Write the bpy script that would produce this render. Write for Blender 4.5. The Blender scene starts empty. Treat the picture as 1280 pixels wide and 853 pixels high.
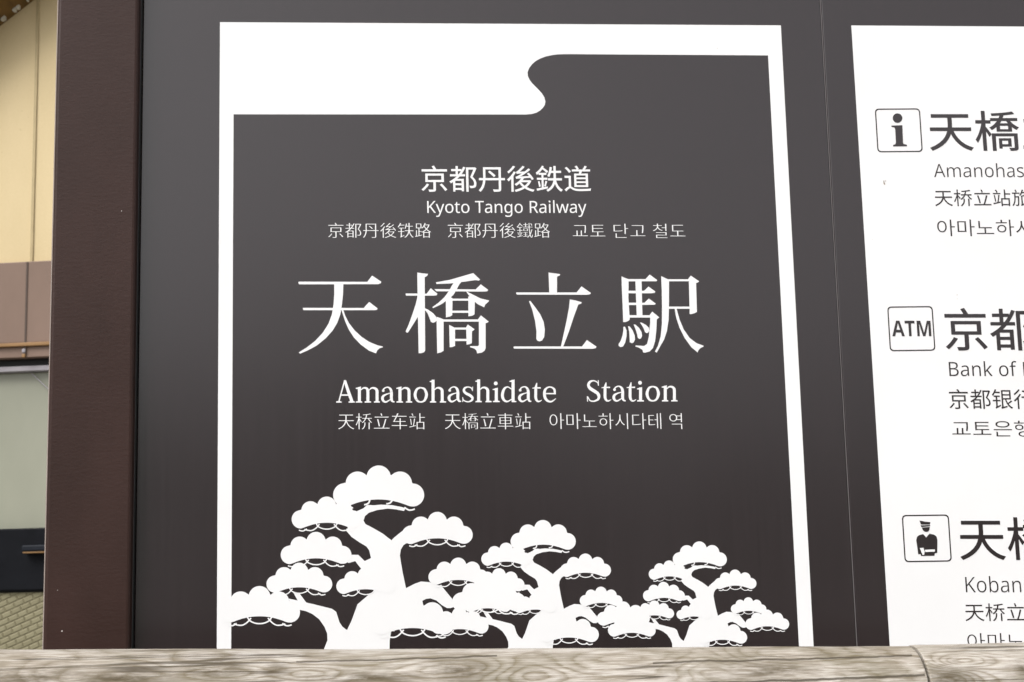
import bpy, bmesh, math, random
from mathutils import Vector, Matrix, noise as mnoise
random.seed(7)
SC = bpy.context.scene
COL = SC.collection
R = math.radians

# ------------------------------------------------------------------ camera
FPX = 2000.0                 # focal length in pixels of a 1280 px wide picture
CAM = Vector((0.0, -2.125, 1.25))
PITCH, YAW, ROLL = R(9.26), R(-4.75), R(-1.351)
_f = Vector((0, math.cos(PITCH), math.sin(PITCH)))
_u = Vector((0, -math.sin(PITCH), math.cos(PITCH)))
_r = Vector((1, 0, 0))
_Z = Matrix.Rotation(YAW, 3, 'Z')
_f, _u, _r = _Z @ _f, _Z @ _u, _Z @ _r
AX_R = _r * math.cos(ROLL) + _u * math.sin(ROLL)
AX_U = -_r * math.sin(ROLL) + _u * math.cos(ROLL)
AX_F = _f
cam = bpy.data.cameras.new('camera')
cam.sensor_width = 36.0
cam.lens = 36.0 * FPX / 1280.0
cam.clip_start = 0.05
cam.clip_end = 2000
cam.dof.use_dof = True
cam.dof.focus_distance = 2.14
cam.dof.aperture_fstop = 20
co = bpy.data.objects.new('camera', cam)
COL.objects.link(co)
_m = Matrix((AX_R, AX_U, -AX_F)).transposed().to_4x4()
_m.translation = CAM
co.matrix_world = _m
SC.camera = co

# ------------------------------------------------------------------ sky, sun, exposure
SUN_EL, SUN_AZ = R(50), R(228)      # azimuth clockwise from +Y (north): behind the camera, to the left
world = bpy.data.worlds.new('World')
SC.world = world
world.use_nodes = True
wn = world.node_tree
bg = wn.nodes['Background']
sky = wn.nodes.new('ShaderNodeTexSky')
sky.sky_type = 'NISHITA'
sky.sun_disc = False
sky.sun_elevation = SUN_EL
sky.sun_rotation = SUN_AZ
sky.dust_density = 4.0
sky.air_density = 1.0
sky.ozone_density = 1.0
hsv = wn.nodes.new('ShaderNodeHueSaturation')
hsv.inputs['Saturation'].default_value = 0.08
wn.links.new(sky.outputs[0], hsv.inputs['Color'])
wn.links.new(hsv.outputs[0], bg.inputs[0])
bg.inputs[1].default_value = 0.12
sl = bpy.data.lights.new('sun', 'SUN')
sl.energy = 1.5
sl.angle = R(38)
sl.color = (1.0, 0.98, 0.955)
so = bpy.data.objects.new('sun', sl)
COL.objects.link(so)
_d = Vector((math.sin(SUN_AZ) * math.cos(SUN_EL), math.cos(SUN_AZ) * math.cos(SUN_EL), math.sin(SUN_EL)))
so.rotation_euler = _d.to_track_quat('Z', 'Y').to_euler()
so.location = (0, -3, 6)
vs = SC.view_settings
vs.view_transform = 'Standard'
vs.look = 'None'
vs.exposure = 0.80
vs.gamma = 1

# ------------------------------------------------------------------ helpers
def ray(px, py):
    return AX_F + AX_R * ((px - 640.0) / FPX) + AX_U * ((426.5 - py) / FPX)

def board(px, py):
    """rectify a traced point of the flat sign onto the sign's plane (metres)"""
    d = ray(px, py)
    t = -CAM.y / d.y
    return CAM.x + d.x * t, CAM.z + d.z * t

def tag(o, label=None, cat=None, group=None, kind=None):
    if label: o['label'] = label
    if cat: o['category'] = cat
    if group: o['group'] = group
    if kind: o['kind'] = kind
    return o

def empty(name, loc, label, cat, group=None):
    o = bpy.data.objects.new(name, None)
    o.empty_display_size = 0.1
    o.location = loc
    COL.objects.link(o)
    return tag(o, label, cat, group)

def link(name, mesh, mats, parent=None, label=None):
    o = bpy.data.objects.new(name, mesh)
    for m in (mats if isinstance(mats, (list, tuple)) else [mats]):
        mesh.materials.append(m)
    COL.objects.link(o)
    if parent is not None:
        o.parent = parent
        o.matrix_parent_inverse = Matrix.Translation(parent.location).inverted() if parent.type == 'EMPTY' and not parent.rotation_euler.z else Matrix.Identity(4)
    if label: o['label'] = label
    return o

def obj(name, bm, mats, parent=None, label=None, smooth=False):
    me = bpy.data.meshes.new(name)
    bm.normal_update()
    bm.to_mesh(me)
    bm.free()
    if smooth:
        for p in me.polygons: p.use_smooth = True
    return link(name, me, mats, parent, label)

def add_box(bm, lo, hi, bevel=0.0, mi=0, seg=2):
    x0, y0, z0 = lo; x1, y1, z1 = hi
    t = bmesh.new()
    v = [t.verts.new(p) for p in ((x0,y0,z0),(x1,y0,z0),(x1,y1,z0),(x0,y1,z0),(x0,y0,z1),(x1,y0,z1),(x1,y1,z1),(x0,y1,z1))]
    for f in ((3,2,1,0),(4,5,6,7),(0,1,5,4),(1,2,6,5),(2,3,7,6),(3,0,4,7)):
        t.faces.new([v[i] for i in f])
    if bevel:
        bmesh.ops.bevel(t, geom=t.edges[:], offset=bevel, segments=seg, affect='EDGES', profile=0.5)
    for f in t.faces: f.material_index = mi
    me = bpy.data.meshes.new('tmp')
    t.to_mesh(me); t.free()
    bm.from_mesh(me)
    bpy.data.meshes.remove(me)

def flat_xz(bm, pts, y, mi=0):
    """one flat sheet facing the viewer's side (-Y) of the sign"""
    vs_ = [bm.verts.new((x, y, z)) for x, z in pts]
    f = bm.faces.new(vs_)
    f.normal_update()
    if f.normal.y > 0: f.normal_flip()
    f.material_index = mi
    return f

# ------------------------------------------------------------------ materials
def mat(name, col, rough=0.5, spec=0.5, metal=0.0):
    m = bpy.data.materials.new(name)
    m.use_nodes = True
    b = m.node_tree.nodes['Principled BSDF']
    b.inputs['Base Color'].default_value = (*col, 1)
    b.inputs['Roughness'].default_value = rough
    b.inputs['Specular IOR Level'].default_value = spec
    b.inputs['Metallic'].default_value = metal
    return m

class N:
    """tiny node-graph helper"""
    def __init__(s, m):
        s.t = m.node_tree; s.b = s.t.nodes['Principled BSDF']
    def new(s, typ, **kw):
        n = s.t.nodes.new(typ)
        for k, v in kw.items(): setattr(n, k, v)
        return n
    def link(s, a, b): s.t.links.new(a, b)
    def coord(s, scale=(1,1,1), loc=(0,0,0), rot=(0,0,0)):
        tc = s.new('ShaderNodeTexCoord'); mp = s.new('ShaderNodeMapping')
        mp.inputs['Scale'].default_value = scale
        mp.inputs['Location'].default_value = loc
        mp.inputs['Rotation'].default_value = rot
        s.link(tc.outputs['Object'], mp.inputs['Vector'])
        return mp.outputs[0]
    def noise(s, vec, scale, detail=4, rough=0.5, dist=0.0):
        n = s.new('ShaderNodeTexNoise')
        n.inputs['Scale'].default_value = scale
        n.inputs['Detail'].default_value = detail
        n.inputs['Roughness'].default_value = rough
        n.inputs['Distortion'].default_value = dist
        if vec is not None: s.link(vec, n.inputs['Vector'])
        return n.outputs['Fac']
    def ramp(s, fac, stops, interp='LINEAR'):
        r = s.new('ShaderNodeValToRGB')
        r.color_ramp.interpolation = interp
        e = r.color_ramp.elements
        while len(e) < len(stops): e.new(0.5)
        for k, (p, c) in enumerate(stops):
            e[k].position = p
            e[k].color = (*c, 1) if isinstance(c, (tuple, list)) else (c, c, c, 1)
        s.link(fac, r.inputs[0])
        return r.outputs[0]
    def math(s, op, a, b=None, clamp=False):
        n = s.new('ShaderNodeMath', operation=op, use_clamp=clamp)
        for k, v in enumerate((a, b)):
            if v is None: continue
            if isinstance(v, (int, float)): n.inputs[k].default_value = v
            else: s.link(v, n.inputs[k])
        return n.outputs[0]
    def mix(s, fac, a, b, typ='MIX'):
        n = s.new('ShaderNodeMix', data_type='RGBA', blend_type=typ)
        for sock, v in ((n.inputs[0], fac), (n.inputs[6], a), (n.inputs[7], b)):
            if isinstance(v, (int, float)): sock.default_value = v
            elif isinstance(v, (tuple, list)): sock.default_value = (*v, 1)
            else: s.link(v, sock)
        return n.outputs[2]
    def bump(s, h, strength=0.2, dist=0.001):
        n = s.new('ShaderNodeBump')
        n.inputs['Strength'].default_value = strength
        n.inputs['Distance'].default_value = dist
        s.link(h, n.inputs['Height'])
        s.link(n.outputs[0], s.b.inputs['Normal'])

def panel_material():
    m = mat('dark_laminate', (.016, .0105, .0115), .2, .9)
    g = N(m)
    streak = g.noise(g.coord((60, 1, 1.2)), 3.0, 3, .6)
    blot = g.noise(g.coord((1, 1, 1)), 3.5, 1, .5)
    r = g.math('ADD', g.math('MULTIPLY', streak, .07), g.math('MULTIPLY', blot, .08))
    g.link(g.math("ADD", r, .14), g.b.inputs['Roughness'])
    g.link(g.ramp(streak, [(.25, (.0130, .0070, .0085)), (.75, (.0158, .0085, .0102))]), g.b.inputs['Base Color'])
    return m

def white_material():
    m = mat('white_vinyl', (.80, .795, .80), .38, .4)
    g = N(m)
    d = g.noise(g.coord((1, 1, 1)), 5, 5, .6)
    g.link(g.ramp(d, [(.3, (.765, .758, .762)), (.7, (.80, .795, .80))]), g.b.inputs['Base Color'])
    return m

def post_material():
    m = mat('brown_painted_steel', (.034, .0155, .0115), .38, .3)
    g = N(m)
    p = g.noise(g.coord((1.2, 1.2, 2.4)), 120, 4, .55)
    w = g.noise(g.coord((5, 5, 34)), 4, 3, .5, .6)
    h = g.math('ADD', g.math('MULTIPLY', p, .60), g.math('MULTIPLY', w, .28))
    g.bump(h, .34, .0010)
    v = g.noise(g.coord((2, 2, 1)), 6, 4, .6)
    g.link(g.ramp(v, [(.3, (.026, .0112, .0082)), (.7, (.034, .0145, .0110))]), g.b.inputs['Base Color'])
    g.link(g.math('ADD', g.math('MULTIPLY', v, .12), .30), g.b.inputs['Roughness'])
    return m

DARK = panel_material()
WHITE = white_material()
POST = post_material()
BLACK = mat('black_gasket', (.008, .008, .008), .5, .3)
ALU = mat('bare_aluminium_edge', (.17, .155, .157), .55, .35, .2)
STEEL = mat('dark_steel', (.03, .027, .026), .5)

# ------------------------------------------------------------------ ground
def ground_material():
    m = mat('grey_paving', (.26, .25, .23), .85, .3)
    g = N(m)
    n1 = g.noise(g.coord(), .8, 6, .6)
    n2 = g.noise(g.coord(), 60, 4, .6)
    c = g.ramp(g.math('ADD', g.math('MULTIPLY', n1, .6), g.math('MULTIPLY', n2, .4)), [(.3, (.19, .18, .165)), (.7, (.31, .30, .28))])
    g.link(c, g.b.inputs['Base Color'])
    g.bump(n2, .3, .004)
    return m
bm = bmesh.new()
vv = [bm.verts.new(p) for p in ((-400,-400,0),(400,-400,0),(400,400,0),(-400,400,0))]
bm.faces.new(vv)
tag(obj('ground', bm, ground_material()), kind='structure')

# wooded hills added far behind the viewer to darken the sign's lower reflections
bm = bmesh.new()
rows = []
for i in range(61):
    a = R(150 + 240 * i / 60)
    h = 25 + 8 * math.sin(i * .7) + 6 * math.sin(i * 1.9 + 1)
    row = []
    for j in range(7):
        t = j / 6
        rr_ = 120 + 90 * t
        row.append(bm.verts.new((math.cos(a) * rr_, math.sin(a) * rr_, -.5 + h * math.sin(t * math.pi / 2) + random.uniform(-1, 1) * (t > 0))))
    rows.append(row)
for i in range(60):
    for j in range(6):
        bm.faces.new((rows[i][j], rows[i+1][j], rows[i+1][j+1], rows[i][j+1]))
hm = mat('reflected_wooded_slope', (.035, .05, .025), .9, .2)
g_ = N(hm)
g_.link(g_.ramp(g_.noise(g_.coord(), .12, 6, .65), [(.3, (.02, .03, .014)), (.7, (.05, .07, .035))]), g_.b.inputs['Base Color'])
tag(obj('reflection_hills', bm, hm, None, None, True), kind='structure')

# ------------------------------------------------------------------ building behind, at the left
# facade frame: origin on the wall, u along the wall to the right, w up, n out of the wall towards the sign
B_YAW = R(-11)
B_O = Vector((-3.05, 5.2, 0))
B_U = Vector((math.cos(B_YAW), math.sin(B_YAW), 0))
B_N = Vector((math.sin(B_YAW), -math.cos(B_YAW), 0))

def facade(px, py):
    d = ray(px, py)
    t = (B_O - CAM).dot(B_N) / d.dot(B_N)
    p = CAM + d * t - B_O
    return p.dot(B_U), p.z

bld = empty('building', B_O, 'cream walled building with brown band and pale window behind the brown post', 'building')
bld.rotation_euler.z = B_YAW        # local frame: x along the wall, -y out of the wall
def cream_material():
    m = mat('cream_siding', (.62, .52, .36), .7, .3)
    g = N(m)
    a = g.noise(g.coord((1, 1, .35)), 5, 6, .62)
    s = g.noise(g.coord((1, 1, 1)), 90, 3, .5)
    c = g.ramp(g.math('ADD', g.math('MULTIPLY', a, .75), g.math('MULTIPLY', s, .25)), [(.3, (.53, .42, .24)), (.7, (.60, .48, .285))])
    spk = g.ramp(g.noise(g.coord(), 38, 2, .5), [(.70, 0.0), (.76, 1.0)])
    g.link(g.mix(g.math('MULTIPLY', spk, .35), c, (.30, .22, .12)), g.b.inputs['Base Color'])
    g.bump(s, .15, .002)
    return m
CREAM = cream_material()
def noisy(name, c0, c1, scale, rough=.6, spec=.4, stretch=(1,1,1), bump=0):
    m = mat(name, c0, rough, spec)
    g = N(m)
    a = g.noise(g.coord(stretch), scale, 5, .6)
    g.link(g.ramp(a, [(.3, c0), (.7, c1)]), g.b.inputs['Base Color'])
    if bump: g.bump(a, bump, .003)
    return m
BAND = noisy('brown_band_paint', (.165, .108, .080), (.195, .128, .096), 6, .6, .4, (1,1,.4))
SOFFIT = noisy('ochre_timber', (.10, .055, .014), (.16, .09, .025), 9, .65, .3, (6,1,1), .2)
CHALK = noisy('flaked_white_paint', (.42, .40, .33), (.58, .55, .47), 30, .8)
TRIM = noisy('grey_lintel_paint', (.27, .25, .27), (.33, .31, .33), 8)
GUT = noisy('ochre_trim_paint', (.22, .12, .045), (.27, .15, .06), 12)
def pane_material():
    m = mat('pale_frosted_pane', (.36, .37, .29), .22, .5)
    g = N(m)
    a = g.noise(g.coord((1,1,.5)), 2.0, 4, .6)
    g.link(g.ramp(a, [(.3, (.235, .238, .186)), (.7, (.285, .287, .226))]), g.b.inputs['Base Color'])
    return m
PANE = pane_material()
NAVY = noisy('navy_panel_paint', (.004, .0045, .006), (.007, .0075, .010), 9, .55, .08)
NAVY2 = noisy('dark_blue_metal', (.006, .008, .012), (.010, .012, .018), 9, .55, .15)
def tile_material():
    m = mat('beige_scale_tiles', (.28, .25, .15), .7, .3)
    g = N(m)
    tc = g.new('ShaderNodeTexCoord')
    mp = g.new('ShaderNodeMapping')
    mp.inputs['Rotation'].default_value = (R(90), 0, R(22))
    g.link(tc.outputs['Object'], mp.inputs['Vector'])
    br = g.new('ShaderNodeTexBrick')
    br.offset = .5
    br.inputs['Scale'].default_value = 9.0
    br.inputs['Mortar Size'].default_value = .05
    br.inputs['Mortar Smooth'].default_value = 1.0
    br.inputs['Color1'].default_value = (.185, .165, .098, 1)
    br.inputs['Color2'].default_value = (.215, .195, .118, 1)
    br.inputs['Mortar'].default_value = (.155, .137, .078, 1)
    br.inputs['Brick Width'].default_value = .40
    br.inputs['Row Height'].default_value = .22
    g.link(mp.outputs[0], br.inputs['Vector'])
    g.link(br.outputs['Color'], g.b.inputs['Base Color'])
    inv = g.math('SUBTRACT', 1.0, br.outputs['Fac'])
    g.bump(inv, .5, .01)
    return m
TILES = tile_material()

def zf(py, px=30): return facade(px, py)[1]
def uf(px, py): return facade(px, py)[0]
z_cream = zf(330); z_trim = zf(431.5); z_band0 = zf(451); z_lint = zf(458); z_win1 = zf(465)
z_win0 = zf(661); z_navy0 = zf(738.5)
UL, UR = -3.5, 7.0           # extents of the facade along the wall
# gable: roof edge passes through the traced points and rises to a ridge
ua, za = facade(0, 33); ub, zb = facade(43, 0)
slope = (zb - za) / (ub - ua)
u_ridge = ua + 2.6
def roof_z(u): return za + slope * (u - ua) if u <= u_ridge else za + slope * (u_ridge - ua) - slope * (u - u_ridge)
bm = bmesh.new()
def wall_prism(bm, pts, y0, y1):
    a = [bm.verts.new((u, y0, z)) for u, z in pts]; b = [bm.verts.new((u, y1, z)) for u, z in pts]
    n = len(pts)
    bm.faces.new(a); bm.faces.new(b[::-1])
    for i in range(n): bm.faces.new((a[i], b[i], b[(i+1) % n], a[(i+1) % n])[::-1])
    bmesh.ops.recalc_face_normals(bm, faces=bm.faces[:])
u_eL = max(UL, ua - (za - z_cream - .3) / slope)
wall_prism(bm, [(u_eL, z_cream), (UR, z_cream), (UR, max(roof_z(UR), z_cream + .2)), (u_ridge, roof_z(u_ridge)), (u_eL, roof_z(u_eL))], 0.0, .15)
wall = obj('wall', bm, CREAM, bld)
# vertical siding joints, each a slim cover strip with a groove beside it
j_u = uf(48, 60)
j_u2 = uf(40, 300)
JOINT = noisy('cream_joint_paint', (.36, .28, .15), (.42, .33, .18), 20)
for k in range(-3, 8):
    bm = bmesh.new()
    u = (j_u + j_u2) / 2 + k * .91
    if u_eL + .05 < u < UR - .05:
        top = roof_z(u) - .02
        add_box(bm, (u - .009, -.006, z_cream + .004), (u + .005, -.0005, top), .002)
        obj('siding_joint', bm, JOINT, bld)
bm = bmesh.new()
add_box(bm, (u_eL, -.055, z_trim), (UR, .14, z_cream - .003), .004)
add_box(bm, (u_eL, -.050, z_band0 + .006), (UR, .14, z_trim - .016), .003)
band = obj('fascia_band', bm, BAND, bld)
BJOINT = noisy('dark_joint_paint', (.06, .038, .028), (.075, .05, .037), 20)
for k in range(-3, 8):
    bm = bmesh.new()
    u = uf(39, 400) + k * .91
    if u_eL + .05 < u < UR - .05:
        add_box(bm, (u - .004, -.058, z_band0 + .02), (u + .004, -.0555, z_cream - .006))
        obj('band_joint', bm, BJOINT, band)
        for zz, mm in ((z_trim - .035, TRIM), (z_band0 + .012, GUT)):
            bm = bmesh.new()
            add_box(bm, (u - .013, -.062, zz - .008), (u + .003, -.0502, zz + .008), .003, 0, 2)
            obj('fixing', bm, mm, band)
bm = bmesh.new()
add_box(bm, (u_eL, -.066, z_trim - .016), (UR, .13, z_trim), .003)
obj('ochre_trim', bm, GUT, bld)
bm = bmesh.new()
add_box(bm, (u_eL + .02, .0, z_lint), (UR - .02, .12, z_band0 + .004))
obj('black_strip', bm, BLACK, bld)  # black strip between the band and the lintel
bm = bmesh.new()
add_box(bm, (u_eL, -.02, z_win1), (UR, .12, z_lint - .002), .003)
win = obj('window', bm, TRIM, bld)
bm = bmesh.new()
add_box(bm, (u_eL, .02, z_win0 + .002), (UR, .10, z_win1 - .002))
pane = obj('pane', bm, PANE, win)
# slim diagonal wire/rod seen against the pane
def tube(bm, a, b, r, n=10):
    a, b = Vector(a), Vector(b)
    d = (b - a).normalized(); s = d.orthogonal().normalized(); t = d.cross(s)
    A = [bm.verts.new(a + (s*math.cos(2*math.pi*i/n) + t*math.sin(2*math.pi*i/n)) * r) for i in range(n)]
    B = [bm.verts.new(b + (s*math.cos(2*math.pi*i/n) + t*math.sin(2*math.pi*i/n)) * r) for i in range(n)]
    bm.faces.new(A[::-1]); bm.faces.new(B)
    for i in range(n): bm.faces.new((A[i], A[(i+1)%n], B[(i+1)%n], B[i]))
p0 = facade(38, 466); p1 = facade(66, 492)
bm = bmesh.new()
tube(bm, (p0[0], .006, p0[1]), (p1[0], .006, p1[1]), .002)
obj('stay_rod', bm, TRIM, win)
bm = bmesh.new()
add_box(bm, (u_eL, -.03, z_navy0), (UR, .12, z_win0), .006)
nav = obj('dark_sill_panel', bm, NAVY, bld)
h0 = facade(35.5, 689); h1 = facade(75, 688)
bm = bmesh.new()
add_box(bm, (h0[0], -.075, h0[1] - .004), (h1[0], -.0305, h0[1] + .022), .006)
hd = obj('handle', bm, NAVY2, nav)
bm = bmesh.new()
add_box(bm, (h0[0] + .004, -.070, h0[1] - .012), (h1[0] - .004, -.031, h0[1] - .005), .002)
obj('handle_edge', bm, GUT, hd)
bm = bmesh.new()
add_box(bm, (u_eL, -.01, 0), (UR, .12, z_navy0 - .008))
obj('tiled_base', bm, TILES, bld)
bm = bmesh.new()
add_box(bm, (u_eL, .0, z_navy0 - .0075), (UR, .10, z_navy0 - .0005))
obj('base_gap', bm, BLACK, bld)
# roof: two sloping slabs whose undersides overhang the wall
bm = bmesh.new()
def slab(bm, u0, z0, u1, z1, t, y0, y1):
    wall_prism(bm, [(u0, z0), (u1, z1), (u1, z1 + t), (u0, z0 + t)], y0, y1)
OV = .20
slab(bm, u_eL - .4, roof_z(u_eL) - slope * .4, u_ridge, roof_z(u_ridge), .45, -OV, 3.2)
slab(bm, u_ridge, roof_z(u_ridge), UR + .4, roof_z(u_ridge) - slope * (UR + .4 - u_ridge), .45, -OV, 3.2)
roof = obj('roof', bm, SOFFIT, bld)
rr = random.Random(3)
ua_shift = 0.0
for k in range(14):
    bm = bmesh.new()
    u = ua - .12 + k * .034 + rr.uniform(-.02, .02)
    s = rr.uniform(.0025, .008)
    z = roof_z(u) + rr.uniform(.006, .026)
    u -= ua_shift
    add_box(bm, (u - s, -.045 - s, roof_z(u) - .010 - s * .5), (u + s, -.028, roof_z(u) + .010), .001, 0, 1)
    obj('paint_flake', bm, CHALK, roof)

# ------------------------------------------------------------------ the brown post
xL, _ = board(62, 420); xR, _ = board(171, 420)
Y_POST = -.022
xL = CAM.x + (xL - CAM.x) * (1 + Y_POST / 2.125)
bm = bmesh.new()
add_box(bm, (xL, Y_POST, 0), (xR, Y_POST + .12, 2.62), .005, 0, 3)
post = obj('sign_post', bm, POST, None)
ARRIS = noisy('painted_edge_highlight', (.26, .21, .185), (.34, .28, .25), 40, .5, .5, (1, 1, .4))  # bevel highlight painted as a pale strip down the post's left edge
bm = bmesh.new()
add_box(bm, (xL - .0004, Y_POST + .0016, .02), (xL + .0012, Y_POST + .0042, 2.60), .0004, 0, 1)
obj('edge_highlight', bm, ARRIS, post)
tag(post, 'wide dark brown painted steel post along the left edge of the station sign', 'post')
bm = bmesh.new()
add_box(bm, (xL - .03, Y_POST - .03, 0), (xR + .03, Y_POST + .15, .012), .003)
obj('base_plate', bm, STEEL, post)
# two pale chips in the paint
CHIP = mat('bare_paint_chip', (.6, .56, .54), .7)
for px, py, s in ((77.5, 789, .0009), (152, 264, .0006), (72, 738, .0005)):
    x, z = board(px, py)
    k = 1 + Y_POST / 2.125
    x = CAM.x + (x - CAM.x) * k; z = CAM.z + (z - CAM.z) * k
    bm = bmesh.new()
    flat_xz(bm, [(x - s, z - s*.6), (x + s*.7, z - s), (x + s, z + s*.8), (x - s*.4, z + s)], Y_POST - .0004)
    obj('paint_chip', bm, CHIP, post)

# ------------------------------------------------------------------ the two sign panels
Z_TOP = 2.40
Z_BOT = 0.72
sg0, _ = board(178.5, 0); sg1, _ = board(166.5, 808)
X0 = (sg0 + sg1) / 2 + .001
XS = (board(1026, 0)[0] + board(1071, 803.6)[0]) / 2
X1 = XS + (XS - X0)
PX0, PX1 = X0, XS - .0010
sign = empty('station_sign', ((PX0 + PX1) / 2, 0.02, 0), 'large dark station name sign with white border, kanji and three white pines', 'sign')
bm = bmesh.new(); add_box(bm, (PX0, 0, Z_BOT), (PX1, .010, Z_TOP), .0012)
obj('panel', bm, DARK, sign)
direc = empty('directory_sign', ((XS + X1) / 2, 0.02, 0), 'white facility directory sign with icons and dark text right of the station name sign', 'sign')
bm = bmesh.new(); add_box(bm, (XS + .0010, 0, Z_BOT), (X1, .010, Z_TOP), .0012)
obj('panel', bm, DARK, direc)
bm = bmesh.new(); add_box(bm, (XS - .0007, .0012, Z_BOT), (XS + .0006, .0095, Z_TOP))
obj('edge_strip', bm, ALU, direc)
bm = bmesh.new(); add_box(bm, (xR + .0003, -.002, Z_BOT), (PX0 - .0004, .012, Z_TOP))
gk = obj('gasket', bm, BLACK, sign)
bm = bmesh.new()
add_box(bm, (PX0 - .0030, -.0045, Z_BOT), (PX0 - .0020, -.0021, Z_TOP), .0003, 0, 1)  # lighter grey strip painting the thin highlight along the gasket
obj('gasket_highlight', bm, mat('gasket_highlight_grey', (.07, .07, .075), .4, .5), gk)
for root, a, b in ((sign, PX0, PX1), (direc, XS, X1)):
    bm = bmesh.new()
    for x in (a + .12, b - .12):
        add_box(bm, (x - .03, .0105, 0), (x + .03, .07, Z_TOP - .03), .003)
    for z in (Z_BOT + .06, Z_TOP - .1):
        add_box(bm, (a + .155, .0115, z - .025), (b - .155, .06, z + .025), .003)
    obj('back_frame', bm, STEEL, root)

def lerp(a, b, t): return a + (b - a) * t
# ---- white border with its S-shaped step (traced outline, a C open at the foot, closed by a bar)
S_CURVE = [(706.6,68.0),(697,68.3),(690,69.2),(682,71),(675.6,73.4),(670,76.4),(665.3,80.3),(661.5,85.3),(659.5,90.5),(659.8,95.3),(661.9,100),(665,104.2),(668.8,108),(673,112.2),(677.3,117),(680.4,122),(681.8,127.3),(681,131.5),(678.4,135.4),(675,138.6),(670.5,141.2),(665,142.8),(657,143.5)]
YB_IN, YB_OUT = 872, 889
def edge(x0, y0, x1, y1, y): return lerp(x0, x1, (y - y0) / (y1 - y0))
oL = edge(275, 29, 271, 806, YB_OUT); oR = edge(976, 32, 1016.8, 805, YB_OUT)
iL = edge(292, 143, 289, 805, YB_IN); iR = edge(960, 69.5, 998.5, 805, YB_IN)
outline = [(275, 28), (976, 32), (oR, YB_OUT), (oL, YB_OUT)]
ring = [(275, 28), (976, 32), (oR, YB_OUT), (iR, YB_IN), (960, 69.6)] + S_CURVE + [(292, 143.2), (iL, YB_IN), (oL, YB_OUT)]
bm = bmesh.new()
flat_xz(bm, [board(*p) for p in ring], -.0003)
flat_xz(bm, [board(*p) for p in ((oL, YB_OUT), (iL, YB_IN), (iR, YB_IN), (oR, YB_OUT))], -.0003)
obj('white_border', bm, WHITE, sign)

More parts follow.
